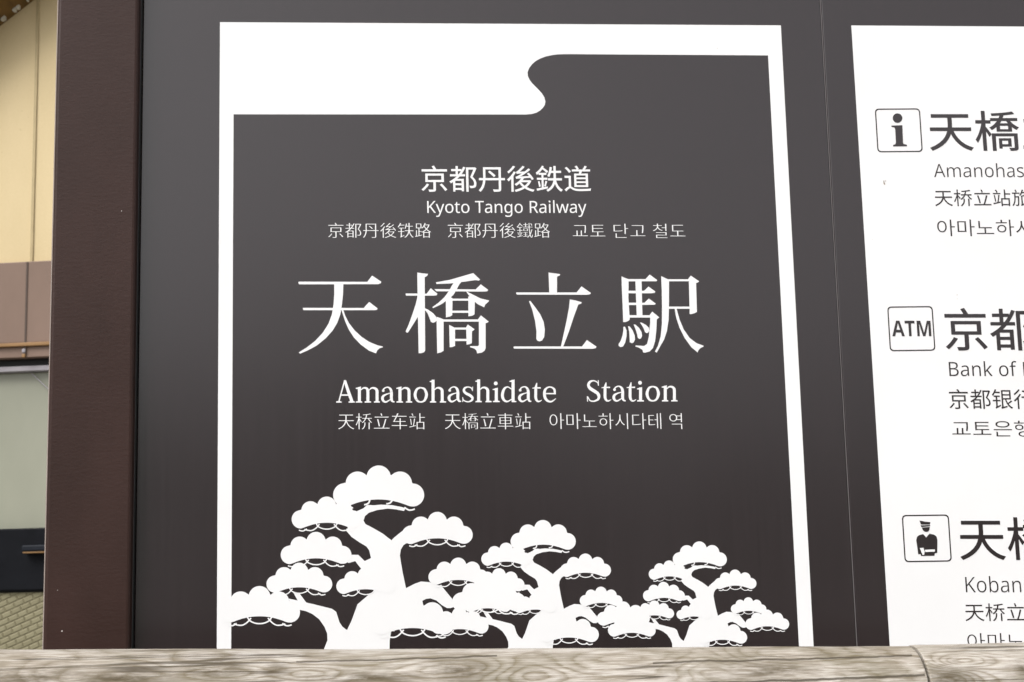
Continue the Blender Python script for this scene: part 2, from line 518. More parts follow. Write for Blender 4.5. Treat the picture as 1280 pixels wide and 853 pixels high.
# ---- lettering from traced brush strokes (Ming-style kanji)
def z1(p): return (360 + p[0] / 4.7407, 330 + p[1] / 4.7407)
def z2(p): return (630 + p[0] / 4.7407, 330 + p[1] / 4.7407)
BIG = {
 'a': (z1, [
  [(62,108),(66,106),(470,107),(498,70),(553,106),(550,116),(535,121),(66,122),(62,115)],
  [(88,262),(92,261),(448,262),(481,226),(531,264),(527,273),(512,275),(92,275),(88,268)],
  [(274,119),(328,119),(326,180),(320,240),(310,300),(292,350),(265,395),(225,440),(170,485),(120,512),(72,533),(64,525),(110,497),(160,458),(205,410),(240,355),(260,300),(270,240),(274,180)],
  [(316,272),(328,274),(340,310),(362,352),(395,395),(435,432),(480,462),(530,483),(562,490),(562,496),(545,500),(530,512),(521,531),(480,515),(430,478),(390,436),(360,390),(338,340),(325,300)]]),
 'b': (z1, [
  [(766,52),(800,57),(830,60),(826,70),(810,80),(813,515),(805,525),(790,530),(774,530),(770,320),(768,190)],
  [(697,177),(700,176),(822,177),(846,145),(886,178),(880,187),(865,189),(700,189),(697,183)],
  [(767,188),(765,205),(755,245),(735,305),(715,360),(697,400),(704,409),(712,406),(735,370),(760,330),(775,308),(785,260),(785,190)],
  [(810,262),(835,275),(860,293),(878,315),(882,335),(872,345),(858,350),(846,343),(838,320),(825,290),(810,273)],
  [(877,110),(960,95),(1040,72),(1098,55),(1139,95),(1130,100),(1110,97),(1040,107),(960,117),(880,120)],
  [(868,150),(1112,152),(1142,122),(1187,155),(1180,163),(1160,165),(880,163)],
  [(985,108),(1030,106),(1015,122),(1000,152),(980,185),(945,215),(905,242),(860,263),(855,257),(890,232),(925,200),(955,160),(970,130)],
  [(1055,163),(1090,180),(1140,205),(1192,218),(1188,225),(1170,240),(1162,258),(1125,240),(1095,215),(1070,185)],
  [(935,200),(955,192),(975,205),(973,305),(960,313),(936,318)],
  [(1068,195),(1090,186),(1108,200),(1105,300),(1092,308),(1069,312)],
  [(960,207),(1080,207),(1080,219),(960,219)],
  [(968,278),(1075,278),(1075,291),(968,291)],
  [(880,315),(905,322),(922,330),(922,515),(908,525),(884,531)],
  [(905,330),(1125,330),(1143,306),(1190,343),(1180,350),(1171,352),(1171,500),(1165,515),(1148,527),(1120,531),(1117,515),(1105,503),(1078,494),(1080,488),(1125,488),(1131,482),(1131,343),(905,343)],
  [(955,362),(975,372),(990,380),(990,487),(975,493),(958,495)],
  [(980,378),(1055,378),(1065,360),(1106,388),(1096,397),(1090,400),(1089,470),(1078,476),(1058,480),(1056,390),(980,390)],
  [(985,445),(1065,445),(1065,458),(985,458)]]),
 'c': (z2, [
  [(264,52),(300,57),(333,62),(330,70),(314,76),(314,174),(268,174)],
  [(72,171),(76,170),(430,170),(459,134),(515,173),(510,181),(492,184),(78,183),(72,177)],
  [(148,222),(156,220),(185,258),(215,300),(235,345),(242,390),(238,435),(225,455),(210,460),(198,456),(191,445),(192,400),(184,340),(168,275)],
  [(390,211),(425,218),(461,228),(457,236),(440,242),(415,310),(385,400),(355,480),(348,494),(336,494),(350,430),(370,340),(385,260)],
  [(56,492),(60,490),(462,490),(491,452),(548,491),(543,500),(525,504),(60,503),(56,498)]]),
 'd': (z2, [
  [(696,75),(720,85),(738,92),(737,200),(745,330),(738,338),(722,345),(706,346),(702,240),(698,150)],
  [(730,91),(838,91),(863,64),(908,97),(903,104),(730,104)],
  [(732,160),(830,160),(856,135),(897,165),(892,173),(870,175),(732,175)],
  [(735,231),(832,231),(858,206),(899,236),(894,243),(735,245)],
  [(778,100),(815,100),(820,308),(786,308)],
  [(738,305),(862,305),(878,283),(920,318),(910,325),(905,330),(902,400),(895,460),(882,500),(862,520),(835,527),(824,525),(820,510),(800,498),(778,490),(780,484),(830,487),(848,475),(858,430),(866,350),(866,319),(738,319)],
  [(707,374),(716,372),(726,395),(726,430),(718,468),(705,490),(692,494),(680,488),(679,476),(692,455),(702,425),(707,395)],
  [(735,370),(745,372),(762,395),(774,425),(776,450),(768,466),(758,471),(745,465),(744,440),(742,405)],
  [(768,360),(778,360),(800,380),(815,405),(818,428),(812,442),(803,446),(793,440),(788,415),(778,385)],
  [(805,348),(815,349),(840,362),(858,380),(861,397),(854,408),(846,412),(835,405),(828,385),(815,362)],
  [(931,73),(955,85),(978,95),(977,260),(975,330),(965,400),(948,450),(925,490),(905,527),(894,521),(912,485),(928,430),(935,360),(936,250),(934,150)],
  [(965,92),(1090,92),(1106,70),(1156,104),(1148,111),(1138,115),(1143,285),(1130,293),(1105,299),(1100,298),(1095,104),(965,104)],
  [(970,254),(1105,254),(1105,267),(970,267)],
  [(1010,262),(1021,262),(1040,330),(1065,390),(1100,440),(1140,470),(1182,486),(1182,491),(1163,500),(1152,512),(1147,526),(1110,495),(1070,440),(1040,380),(1020,320)]]),
}
bm = bmesh.new()
k = 0
for key, (zz, strokes) in BIG.items():
    for s in strokes:
        flat_xz(bm, [board(*zz(p)) for p in s], -.0003 - k * 6e-6)
        k += 1
obj('large_lettering', bm, WHITE, sign)

# ---- lettering set in the built-in typeface
DG = bpy.context.evaluated_depsgraph_get()
def glyph_outlines(body, spacing=1.0):
    cu = bpy.data.curves.new('tmp_text', 'FONT')
    cu.body = body
    cu.space_character = spacing
    cu.resolution_u = 5
    o = bpy.data.objects.new('tmp_text', cu)
    COL.objects.link(o)
    bpy.context.view_layer.update()
    dg = bpy.context.evaluated_depsgraph_get()
    c = o.evaluated_get(dg).to_curve(dg)
    out = []
    from mathutils.geometry import interpolate_bezier
    for sp in c.splines:
        pts = []
        if sp.type == 'BEZIER':
            bp = sp.bezier_points
            n = len(bp)
            for i in range(n):
                a, b = bp[i], bp[(i + 1) % n]
                straight = a.handle_right_type == 'VECTOR' and b.handle_left_type == 'VECTOR'
                seg = [a.co] if straight else interpolate_bezier(a.co, a.handle_right, b.handle_left, b.co, 7)[:-1]
                pts += [(p[0], p[1]) for p in seg]
        else:
            pts = [(p.co[0], p.co[1]) for p in sp.points]
        clean = []
        for p in pts:
            if not clean or (abs(p[0]-clean[-1][0]) + abs(p[1]-clean[-1][1])) > 1e-5: clean.append(p)
        if len(clean) > 2 and (abs(clean[0][0]-clean[-1][0]) + abs(clean[0][1]-clean[-1][1])) < 1e-5: clean.pop()
        if len(clean) > 2: out.append(clean)
    o.evaluated_get(dg).to_curve_clear()
    bpy.data.objects.remove(o)
    bpy.data.curves.remove(cu)
    return out

def area(p): return .5 * sum(p[i-1][0]*p[i][1] - p[i][0]*p[i-1][1] for i in range(len(p)))
def weight(polys, dx, dy):
    sgn = 1 if sum(area(p) for p in polys) > 0 else -1
    res = []
    for p in polys:
        n = len(p); q = []
        for i in range(n):
            ax, ay = p[i-1]; bx, by = p[i]; cx, cy = p[(i+1) % n]
            d1 = Vector((bx-ax, by-ay)); d2 = Vector((cx-bx, cy-by))
            d1.normalize(); d2.normalize()
            n1 = Vector((d1.y, -d1.x)) * sgn; n2 = Vector((d2.y, -d2.x)) * sgn
            nn = n1 + n2
            if nn.length < .3: nn = n1
            nn = nn / max(.35, nn.dot(n1)) if nn.dot(n1) > 0 else n1
            q.append((bx + max(-1.4, min(1.4, nn.x)) * dx, by + max(-1.4, min(1.4, nn.y)) * dy))
        res.append(q)
    return res

def lettering(body, rect, material, root, y=-.0005, dx=0.0, dy=0.0, spacing=1.0, name='lettering', label=None, shear=0.0, bold=0.0):
    """rect = left, top, right, bottom of the inked text, traced on the sign"""
    polys = weight(glyph_outlines(body, spacing), dx, dy)
    xs = [p[0] for q in polys for p in q]; ys = [p[1] for q in polys for p in q]
    ax, bx, ay, by = min(xs), max(xs), min(ys), max(ys)
    l, t, r, b = rect
    mid = (t + b) / 2
    XL = board(l, mid)[0]; XR = board(r, mid)[0]
    ZTl = board(l, t)[1]; ZTr = board(r, t + shear)[1]; ZBl = board(l, b)[1]; ZBr = board(r, b + shear)[1]
    cu = bpy.data.curves.new('tmp_fill', 'CURVE')
    cu.dimensions = '2D'
    cu.fill_mode = 'BOTH'
    for q in polys:
        sp = cu.splines.new('POLY')
        sp.points.add(len(q) - 1)
        sp.use_cyclic_u = True
        for i, (px, py) in enumerate(q): sp.points[i].co = (px, py, 0, 1)
    o = bpy.data.objects.new('tmp_fill', cu)
    COL.objects.link(o)
    bpy.context.view_layer.update()
    dg = bpy.context.evaluated_depsgraph_get()
    me = bpy.data.meshes.new_from_object(o.evaluated_get(dg))
    bpy.data.objects.remove(o); bpy.data.curves.remove(cu)
    me.name = name
    me.materials.clear()
    for v in me.vertices:
        u = (v.co.x - ax) / (bx - ax); w = (v.co.y - ay) / (by - ay)
        v.co = (lerp(XL, XR, u), y, lerp(lerp(ZBl, ZBr, u), lerp(ZTl, ZTr, u), w))
    me.update()
    if bold:        # heavier cut: the same letters laid again, shifted by a stroke's fraction, as one sheet
        b0 = bmesh.new(); b0.from_mesh(me)
        for k in range(10):
            t = bmesh.new(); t.from_mesh(me)
            a = 2 * math.pi * k / 10
            for v in t.verts: v.co += Vector((math.cos(a) * bold, -(k + 1) * 5e-6, math.sin(a) * bold * .55))
            tm = bpy.data.meshes.new('tmp'); t.to_mesh(tm); t.free()
            b0.from_mesh(tm); bpy.data.meshes.remove(tm)
        b0.to_mesh(me); b0.free()
    return link(name, me, material, root, label)

def math_sans(s):
    return ''.join(chr(0x1D5A0 + ord(c) - 65) if 'A' <= c <= 'Z' else chr(0x1D5BA + ord(c) - 97) if 'a' <= c <= 'z' else c for c in s)
def math_sans_bold(s):
    return ''.join(chr(0x1D5D4 + ord(c) - 65) if 'A' <= c <= 'Z' else c for c in s)

T = -.006
lettering('京都丹後鉄道', (526.7, 207.3, 738.5, 240.2), WHITE, sign, dx=.004, dy=.004)
lettering(math_sans('Kyoto Tango Railway'), (534, 250.6, 733, 271.5), WHITE, sign)
lettering('京都丹後铁路', (410.3, 278.9, 538.8, 297.6), WHITE, sign, dx=-.008, dy=-.017)
lettering('京都丹後鐵路', (559.7, 278.9, 687.5, 297.6), WHITE, sign, dx=-.008, dy=-.017)
lettering('교토 단고 철도', (715.8, 280, 856.4, 297.8), WHITE, sign, dx=-.012, dy=-.018)
# serif roman letters drawn with a broad pen: (x, y, width) along each stroke, y down, foot of the letters at 0
def pen(pts, n=5):
    c = []
    P = [pts[0]] + list(pts) + [pts[-1]]
    for i in range(1, len(P) - 2):
        p0, p1, p2, p3 = P[i-1], P[i], P[i+1], P[i+2]
        for j in range(n):
            t = j / n
            c.append(tuple(.5 * (2*p1[k] + (p2[k]-p0[k])*t + (2*p0[k]-5*p1[k]+4*p2[k]-p3[k])*t*t + (3*p1[k]-p0[k]-3*p2[k]+p3[k])*t**3) for k in (0, 1, 2)))
    c.append(pts[-1])
    quads = []
    L, Q = [], []
    for i in range(len(c)):
        a = c[max(0, i-1)]; b = c[min(len(c)-1, i+1)]
        d = Vector((b[0]-a[0], b[1]-a[1])).normalized(); h = c[i][2] * .47
        L.append((c[i][0] - d.y*h, c[i][1] + d.x*h)); Q.append((c[i][0] + d.y*h, c[i][1] - d.x*h))
    return [[L[i], L[i+1], Q[i+1], Q[i]] for i in range(len(c) - 1)]
def disc(x, y, r, n=18): return [[(x + r*math.cos(2*math.pi*i/n), y + r*math.sin(2*math.pi*i/n)) for i in range(n)]]
def foot(x0, x1): return [[(x0,-12),(x0+14,-16),(x1-14,-16),(x1,-12),(x1,0),(x0,0)]]
def stem(x, top, w=33): return [[(x-w/2,top),(x+w/2,top),(x+w/2,-6),(x-w/2,-6)]]
def flag(x0, x1, top): return [[(x0,top+16),(x0+22,top+10),(x1,top),(x1,top+34),(x1-33,top+36),(x1-34,top+28),(x0,top+25)]]
def arch(x, r): return pen([(x,-138,9),(x+25,-160,17),(x+58,-160,25),(x+r-3,-138,33),(x+r,-95,34),(x+r,-8,34)])
def stem_h(top): return stem(37, top) + flag(0, 53, top) + foot(2, 72) + arch(52, 86) + foot(112, 180)
GL = {
 'A': pen([(94,-246,13),(62,-130,15),(29,-8,15)],3) + pen([(97,-240,30),(133,-130,36),(176,-8,36)],3) + [[(60,-92),(147,-92),(147,-76),(55,-76)], [(83,-240),(90,-249),(104,-249),(112,-238)]] + foot(0,60) + foot(138,205),
 'm': stem(40,-172) + flag(0,57,-178) + foot(0,71) + arch(56,78) + foot(98,170) + arch(148,87) + foot(200,266),
 'a': pen([(22,-130,20),(38,-158,15),(75,-170,15),(104,-150,27),(115,-112,33),(115,-45,33),(128,-14,22),(150,-9,11)]) + disc(25,-132,15) + pen([(100,-104,10),(60,-92,16),(26,-72,28),(17,-44,32),(32,-14,24),(60,-9,18),(102,-34,11)]),
 'n': stem(40,-172) + flag(0,57,-178) + foot(2,73) + arch(56,84) + foot(105,175),
 'o': pen([(80,-166,16),(38,-148,26),(17,-86,34),(38,-26,26),(80,-7,16),(122,-26,26),(143,-86,34),(122,-148,26),(80,-166,16)]),
 'h': stem_h(-252),
 's': pen([(112,-132,10),(99,-158,13),(64,-168,14),(29,-156,23),(19,-128,28),(38,-101,30),(80,-79,32),(111,-52,30),(107,-24,24),(75,-6,15),(36,-10,13),(12,-28,11),(4,-52,9)]) + [[(112,-172),(119,-172),(119,-124),(110,-124)], [(2,-56),(10,-56),(10,-2),(3,-2)]],
 'i': stem(40,-155) + flag(0,57,-160) + disc(34,-207,21) + foot(3,78),
 'd': stem(134,-246) + flag(94,150,-250) + pen([(120,-142,10),(75,-168,15),(38,-148,26),(18,-95,34),(20,-50,33),(42,-16,26),(76,-8,17),(122,-34,11)]) + [[(118,-30),(150,-34),(150,-14),(170,-12),(170,0),(120,0)]],
 't': pen([(44,-178,12),(38,-150,30),(37,-100,33),(38,-45,32),(52,-14,24),(75,-7,17),(104,-22,7)]) + [[(0,-158),(40,-164),(93,-164),(93,-149),(0,-149)], [(44,-212),(53,-212),(54,-155),(22,-155)]],
 'e': [[(15,-100),(142,-100),(142,-86),(15,-86)]] + pen([(130,-92,24),(126,-136,26),(98,-162,17),(60,-164,16),(24,-136,28),(16,-86,34),(27,-40,32),(58,-10,24),(98,-7,18),(143,-40,7)]),
 'S': pen([(131,-178,10),(120,-212,12),(80,-231,14),(38,-219,26),(20,-184,32),(38,-148,36),(84,-118,38),(124,-88,36),(136,-54,32),(124,-24,26),(80,-5,16),(38,-13,14),(14,-54,10)]) + [[(124,-236),(134,-236),(135,-176),(126,-176)], [(3,-60),(12,-60),(16,-2),(6,0)]],
}
WORDS = (('A',420.2,503.6), ('m',444.7,503.6), ('a',476.2,503.6), ('n',495.4,503.6), ('o',516.9,503.6), ('h',537.1,503.5), ('a',559.3,503.2), ('s',577.7,503.1), ('h',594.1,503.1), ('i',615.8,503.0),
         ('d',626.1,503.0), ('a',647.3,503.0), ('t',665.4,502.9), ('e',678.7,502.9), ('S',733.2,502.4), ('t',752.0,502.3), ('a',765.2,502.3), ('t',783.3,502.2), ('i',796.1,502.2), ('o',806.8,502.2), ('n',827.0,502.1))
word = 0
for group_ in (WORDS[:14], WORDS[14:]):
    bm = bmesh.new()
    k = 0
    for ch, gx, gy in group_:
        for poly in GL[ch]:
            flat_xz(bm, [board(gx + x / 8.828, gy + y / 8.828) for x, y in poly], -.0004 - (k % 90) * 4e-6)
            k += 1
    obj('lettering', bm, WHITE, sign)

lettering('天桥立车站', (422.8, 516.9, 531.2, 537), WHITE, sign, dx=-.009, dy=-.018)
lettering('天橋立車站', (556, 516.7, 663.5, 536.8), WHITE, sign, dx=-.009, dy=-.018)
lettering('아마노하시다테 역', (687, 516.8, 852.4, 536.6), WHITE, sign, dx=-.012, dy=-.018)

# ---- three pines, one design at three sizes (traced once, laid out in sign coordinates)
def za1(p): return (280 + p[0] / 5.3333, 570 + p[1] / 5.3333)
def za2(p): return (280 + p[0] / 5.3333, 690 + p[1] / 5.3333)
def za3(p): return (480 + p[0] / 5.3333, 570 + p[1] / 5.3333)
def za4(p): return (480 + p[0] / 5.3333, 660 + p[1] / 5.3333)
TRUNK = ([za1(p) for p in [(880,372),(930,350),(955,326),(1000,330),(1050,325),(1110,322),(1160,335),(1200,346),(1207,354),(1200,368),(1150,358),(1090,352),(1020,362),(965,380),(940,402),(930,432),(943,455),(1000,485),(1060,520),(1105,555),(1117,563),(1140,540),(1190,500),(1250,470),(1330,490),(1330,560)]]
  + [za3(p) for p in [(150,583),(130,595),(112,625),(106,665),(113,710),(125,780)]]
  + [za4(p) for p in [(147,403),(200,375),(245,358),(300,362),(350,380),(385,390),(455,475),(470,525),(445,535),(420,535),(385,515),(350,485),(310,470),(280,474),(255,487),(262,513),(262,660),(120,690),(48,690),(38,750),(37,795),(36,1120)]]
  + [za2(p) for p in [(560,955),(650,690),(672,635),(690,590),(688,545),(670,500),(635,450),(590,415),(545,395),(505,387),(440,350),(432,312),(492,325),(460,268),(492,262),(548,338),(600,350),(720,380),(748,400),(770,470),(790,500),(820,522),(850,460),(890,350),(960,290),(990,255),(912,110),(875,62),(830,75),(790,40)]]
  + [za1(p) for p in [(790,660),(848,660),(895,660),(938,702),(980,682),(968,630),(950,605),(900,575),(850,540),(815,500),(795,480),(760,420),(850,378)]])
PADS = [  # centre x, foot y, width, side from which the pad is whole
  (473.3, 634.7, 112.9), (408.4, 661.5, 87.0), (395.1, 706.0, 87.8), (374.2, 741.7, 81.6), (324.4, 779.6, 100.5),
  (457.2, 743.3, 73.0), (546.6, 681.0, 87.8), (572.8, 731.8, 74.0), (515.6, 794.6, 104.0), (611.2, 765.5, 91.4)]
LOBES = [(-.372,.139,.132), (-.233,.267,.132), (0,.331,.135), (.237,.267,.132), (.376,.139,.128)]
def under(u): return max(-.01, .088 * (1 - (u / .36) ** 2) if abs(u) < .36 else -.01)
def pad_outline():
    c = (0, .15); pts = []
    a0 = math.atan2(.008 - c[1], -.365); a1 = math.atan2(.008 - c[1], .365) 
    a0 += 2 * math.pi
    n = 110
    for i in range(n + 1):
        a = lerp(a0, a1, i / n)
        dx, dy = math.cos(a), math.sin(a)
        best = .2
        for lx, ly, lr in LOBES:
            ox, oy = lx - c[0], ly - c[1]
            b = ox * dx + oy * dy
            q = b * b - (ox*ox + oy*oy - lr*lr)
            if q > 0: best = max(best, b + math.sqrt(q))
        pts.append((c[0] + dx * best, c[1] + dy * best))
    for i in range(1, 24):
        u = lerp(.345, -.345, i / 24)
        pts.append((u, .006 + under(u) * .95))
    return pts
PAD_OUT = pad_outline()
SMILES = [[(-.40,-.016),(-.37,-.026),(-.33,-.026),(-.285,.002)], [(-.32,-.004),(-.27,-.020),(-.21,-.020),(-.155,.012),(-.105,.068)],
          [(-.15,.078),(-.12,.034),(-.06,.006),(0,-.002),(.06,.006),(.12,.034),(.15,.078)],
          [(.105,.068),(.155,.012),(.21,-.020),(.27,-.020),(.32,-.004)], [(.285,.002),(.33,-.026),(.37,-.026),(.40,-.016)]]
def smooth(pts, n=4):
    out = []
    P = [pts[0]] + pts + [pts[-1]]
    for i in range(1, len(P) - 2):
        p0, p1, p2, p3 = P[i-1], P[i], P[i+1], P[i+2]
        for j in range(n):
            t = j / n
            out.append(tuple(.5 * (2*p1[k] + (p2[k]-p0[k])*t + (2*p0[k]-5*p1[k]+4*p2[k]-p3[k])*t*t + (3*p1[k]-p0[k]-3*p2[k]+p3[k])*t**3) for k in (0, 1)))
    out.append(pts[-1])
    return out
BANDS = []
dark_band = [(u / 20 * .30, .006 + under(u / 20 * .30) * .95 + .002) for u in range(-20, 21)]
low = [(.30,-.008),(.24,-.018),(.18,-.004),(.13,.025),(.07,.006),(0,0),(-.07,.006),(-.13,.025),(-.18,-.004),(-.24,-.018),(-.30,-.008)]
dark_band = dark_band + low
ORG = Vector(board(489, 675.6))          # fork between the two upper limbs of the largest pine
def pine(root, anchor, scale, y0, label):
    A = Vector(board(*anchor))
    def place(p):
        q = Vector(board(*p)) - ORG
        return tuple(A + q * scale)
    bm = bmesh.new()
    flat_xz(bm, [place(p) for p in TRUNK], y0)
    lay = 1
    for n, (cx, fy, w) in enumerate(PADS):
        if n == 0:      # the top pad's dark band is narrow, the limb runs right below it
            band = [(u / 20 * .29, .004 + under(u / 20 * .29) * .95 + .002) for u in range(-20, 21)] + [(.29,.0),(.15,.026),(0,.034),(-.15,.026),(-.22,.0),(-.28,-.035),(-.30,-.02)]
        elif n == 5: band = [q for q in dark_band if q[0] < .14] ; band = [q if q[0] < .12 else q for q in band]
        else: band = dark_band
        if n == 8: band = [(max(u, -.215), v) for u, v in band]
        flat_xz(bm, [place((cx + u * w, fy - v * w)) for u, v in band], y0 - .00002 - lay * 4e-6, 1)
        lay += 1
    for n, (cx, fy, w) in enumerate(PADS):
        flat_xz(bm, [place((cx + u * w, fy - v * w)) for u, v in PAD_OUT], y0 - .00004 - lay * 4e-6)
        lay += 1
        for m_, s in enumerate(SMILES):
            if n == 0 and m_ == 2: continue
            if n == 0 and m_ == 1: s = [(-.16,.030),(-.125,.040),(-.105,.060),(-.10,.090)]
            if n == 0 and m_ == 3: s = [(.085,.040),(.115,.046),(.135,.058),(.15,.080)]
            if n == 5 and m_ > 2: continue
            c = smooth(s, 4)
            hw = .0085 
            L, Rr = [], []
            for i in range(len(c)):
                a = c[max(0, i-1)]; b = c[min(len(c)-1, i+1)]
                d = Vector((b[0]-a[0], b[1]-a[1])).normalized()
                L.append((c[i][0] - d.y*hw, c[i][1] + d.x*hw)); Rr.append((c[i][0] + d.y*hw, c[i][1] - d.x*hw))
            flat_xz(bm, [place((cx + u * w, fy - v * w)) for u, v in L + Rr[::-1]], y0 - .00004 - lay * 4e-6)
            lay += 1
    # keep the drawing inside the border
    xl = board(280, 780)[0]
    zb_ = board(600, YB_IN + 6)[1]
    xr = board(1008, 805)[0]
    for co_, no_ in (((xl, 0, 0), (1, 0, 0)), ((xr, 0, 0), (-1, 0, 0)), ((0, 0, zb_), (0, 0, 1))):
        bmesh.ops.bisect_plane(bm, geom=bm.verts[:] + bm.edges[:] + bm.faces[:], plane_co=co_, plane_no=no_, clear_inner=True)
    return obj('pine_emblem', bm, [WHITE, DARK], root, label)
pine(sign, (489, 675.6), 1.0, -.00036, 'largest white pine at the left')
pine(sign, (690.8, 718.0), .724, -.00046, 'middle sized white pine')
pine(sign, (885.0, 733.8), .609, -.00056, 'smallest white pine at the right')

# ---- directory: white field, icons, text
fx0 = [board(1064, 33.3), board(1111.6, 806)]
zt = board(1170, 33.2)[1]
zbot = board(600, YB_OUT)[1]
XW = X1 - .035
bm = bmesh.new()
flat_xz(bm, [(fx0[0][0], zt + .0004), (XW, zt), (XW, zbot), (fx0[1][0] + .0005, zbot)], -.0006)
obj('white_field', bm, WHITE, direc)

def zi(p): return (1080 + p[0] / 4.49, 120 + p[1] / 4.49)
def zp(p): return (1100 + p[0] / 4.2667, 620 + p[1] / 4.2667)
def rounded(q, r, n=6):
    """rounded quad: corners given clockwise from top left, in metres"""
    out = []
    for i in range(4):
        a, b, c = Vector(q[i-1]), Vector(q[i]), Vector(q[(i+1) % 4])
        p0 = b + (a - b).normalized() * r; p1 = b + (c - b).normalized() * r
        for j in range(n + 1):
            t = j / n
            out.append(tuple(p0 * (1-t)**2 + b * 2*t*(1-t) + p1 * t*t))
    return out
def icon_box(bm, corners, lw=.0017, r=.0062):
    q = [board(*c) for c in corners]
    cx = sum(p[0] for p in q) / 4; cz = sum(p[1] for p in q) / 4
    hw = (q[1][0] + q[2][0] - q[0][0] - q[3][0]) / 4; hh = (q[0][1] + q[1][1] - q[2][1] - q[3][1]) / 4
    tilt = ((q[1][1] - q[0][1]) + (q[2][1] - q[3][1])) / 2 / (2 * hw)
    Q = lambda k: [(cx - hw + k, cz + hh - k - tilt*hw), (cx + hw - k, cz + hh - k + tilt*hw), (cx + hw - k, cz - hh + k + tilt*hw), (cx - hw + k, cz - hh + k - tilt*hw)]
    o_, i_ = rounded(Q(0), r), rounded(Q(lw), r - lw * .7)
    n = len(o_)
    O = [bm.verts.new((x, -.0008, z)) for x, z in o_]; I = [bm.verts.new((x, -.0008, z)) for x, z in i_]
    for k in range(n): bm.faces.new((O[k], I[k], I[(k+1) % n], O[(k+1) % n]))
bm = bmesh.new()
icon_box(bm, [zi(p) for p in ((60,73),(314,71),(328,316),(74,318))])
cx, cy = zi((187, 126))
flat_xz(bm, [board(cx + 6.0 * math.cos(a * math.pi / 16), cy + 5.9 * math.sin(a * math.pi / 16)) for a in range(32)], -.0009)
flat_xz(bm, [board(*zi(p)) for p in ((153,168),(214,166),(218,262),(221,271),(240,276),(240,284),(162,285),(162,277),(176,272),(178,262),(174,190),(171,179),(153,175))], -.0009)
obj('information_icon', bm, DARK, direc)
bm = bmesh.new()
icon_box(bm, [(1108.6, 383.4), (1165.6, 383.0), (1169, 438.6), (1112.2, 439.6)])
atm = obj('cash_machine_icon', bm, DARK, direc)
lettering(math_sans_bold('ATM'), (1114.6, 401.2, 1163.4, 420.6), DARK, atm, y=-.0009, dx=-.004)
bm = bmesh.new()
icon_box(bm, [zp(p) for p in ((114,103),(366,99),(382,351),(131,354))])
for k, s in enumerate(([(209,132),(240,138),(268,141),(264,153),(217,153)], [(215,158),(266,156),(266,162),(219,167)],
          [(222,170),(264,166),(263,180),(256,190),(247,193),(237,191),(228,184)],
          [(192,236),(197,218),(208,210),(229,204),(245,222),(263,202),(287,207),(300,217),(305,236),(304,304),(291,307),(289,320),(218,321),(215,311),(203,312)])):
    flat_xz(bm, [board(*zp(p)) for p in s], -.0009)
for s in ([(211,279),(230,277),(237,296),(234,315),(225,315)], [(239,288),(291,286),(291,298),(240,300)]):
    flat_xz(bm, [board(*zp(p)) for p in s], -.0011, 1)
obj('police_icon', bm, [DARK, WHITE], direc)

lettering('天橋立', (1161.3, 138.9, 1329.5, 188.8), DARK, direc, y=-.0008, bold=.0005)
lettering(math_sans('Amanohas'), (1166.9, 204.4, 1279.3, 222.0), DARK, direc, y=-.0008, dx=-.006, dy=-.006)
lettering('天桥立站旅', (1168, 237.2, 1287, 258.2), DARK, direc, y=-.0008)
lettering('아마노하시', (1171.3, 274.8, 1289, 295.6), DARK, direc, y=-.0008, dx=-.005, dy=-.006)
lettering('京都', (1181, 385.5, 1292, 438.4), DARK, direc, y=-.0008, bold=.0005)
lettering(math_sans('Bank of K'), (1186, 451.6, 1291, 470.6), DARK, direc, y=-.0008, dx=-.004, dy=-.004)
lettering('京都银行', (1186, 486.6, 1292, 511.6), DARK, direc, y=-.0008)
lettering('교토은행', (1189.8, 526, 1289, 546.2), DARK, direc, y=-.0008, dx=-.005, dy=-.006)
lettering('天橋', (1199.0, 647, 1316, 700.2), DARK, direc, y=-.0008, bold=.0005)
lettering(math_sans('Koban'), (1206.6, 720.3, 1275.8, 740.8), DARK, direc, y=-.0008, dx=-.008, dy=-.008)
lettering('天桥立', (1206, 754.2, 1281, 776.8), DARK, direc, y=-.0008, dx=-.002, dy=-.002)
lettering('아마노', (1209, 791.6, 1280, 812.8), DARK, direc, y=-.0008, dx=-.010, dy=-.010)
# small scuffs on the white field and border
SCUFF = mat('brown_scuff', (.22, .16, .12), .8)
SCUFF2 = mat('grey_scuff', (.5, .47, .45), .8)
bm = bmesh.new()
flat_xz(bm, [board(*zi(p)) for p in ((108,478),(112,474),(113,486),(118,497),(114,501),(109,494))], -.0009)
flat_xz(bm, [board(*zi(p)) for p in ((119,474),(121,473),(122,484),(120,486))], -.0009)
obj('scuff_mark', bm, SCUFF, direc)
for px, py, s in ((1196, 369, .9), (1196.2, 374, .6), (1090, 300, .5)):
    bm = bmesh.new()
    x, z = board(px, py); s *= .0008
    flat_xz(bm, [(x - s, z - s), (x + s*.6, z - s*1.2), (x + s, z + s), (x - s*.3, z + s*1.3)], -.0009)
    obj('scuff_mark', bm, SCUFF2, direc)
x, z = board(896.5, 60.8)
bm = bmesh.new()
flat_xz(bm, [(x - .0008, z - .0005), (x + .0009, z - .0004), (x + .0004, z + .0008)], -.0009)
obj('scuff_mark', bm, SCUFF2, sign)

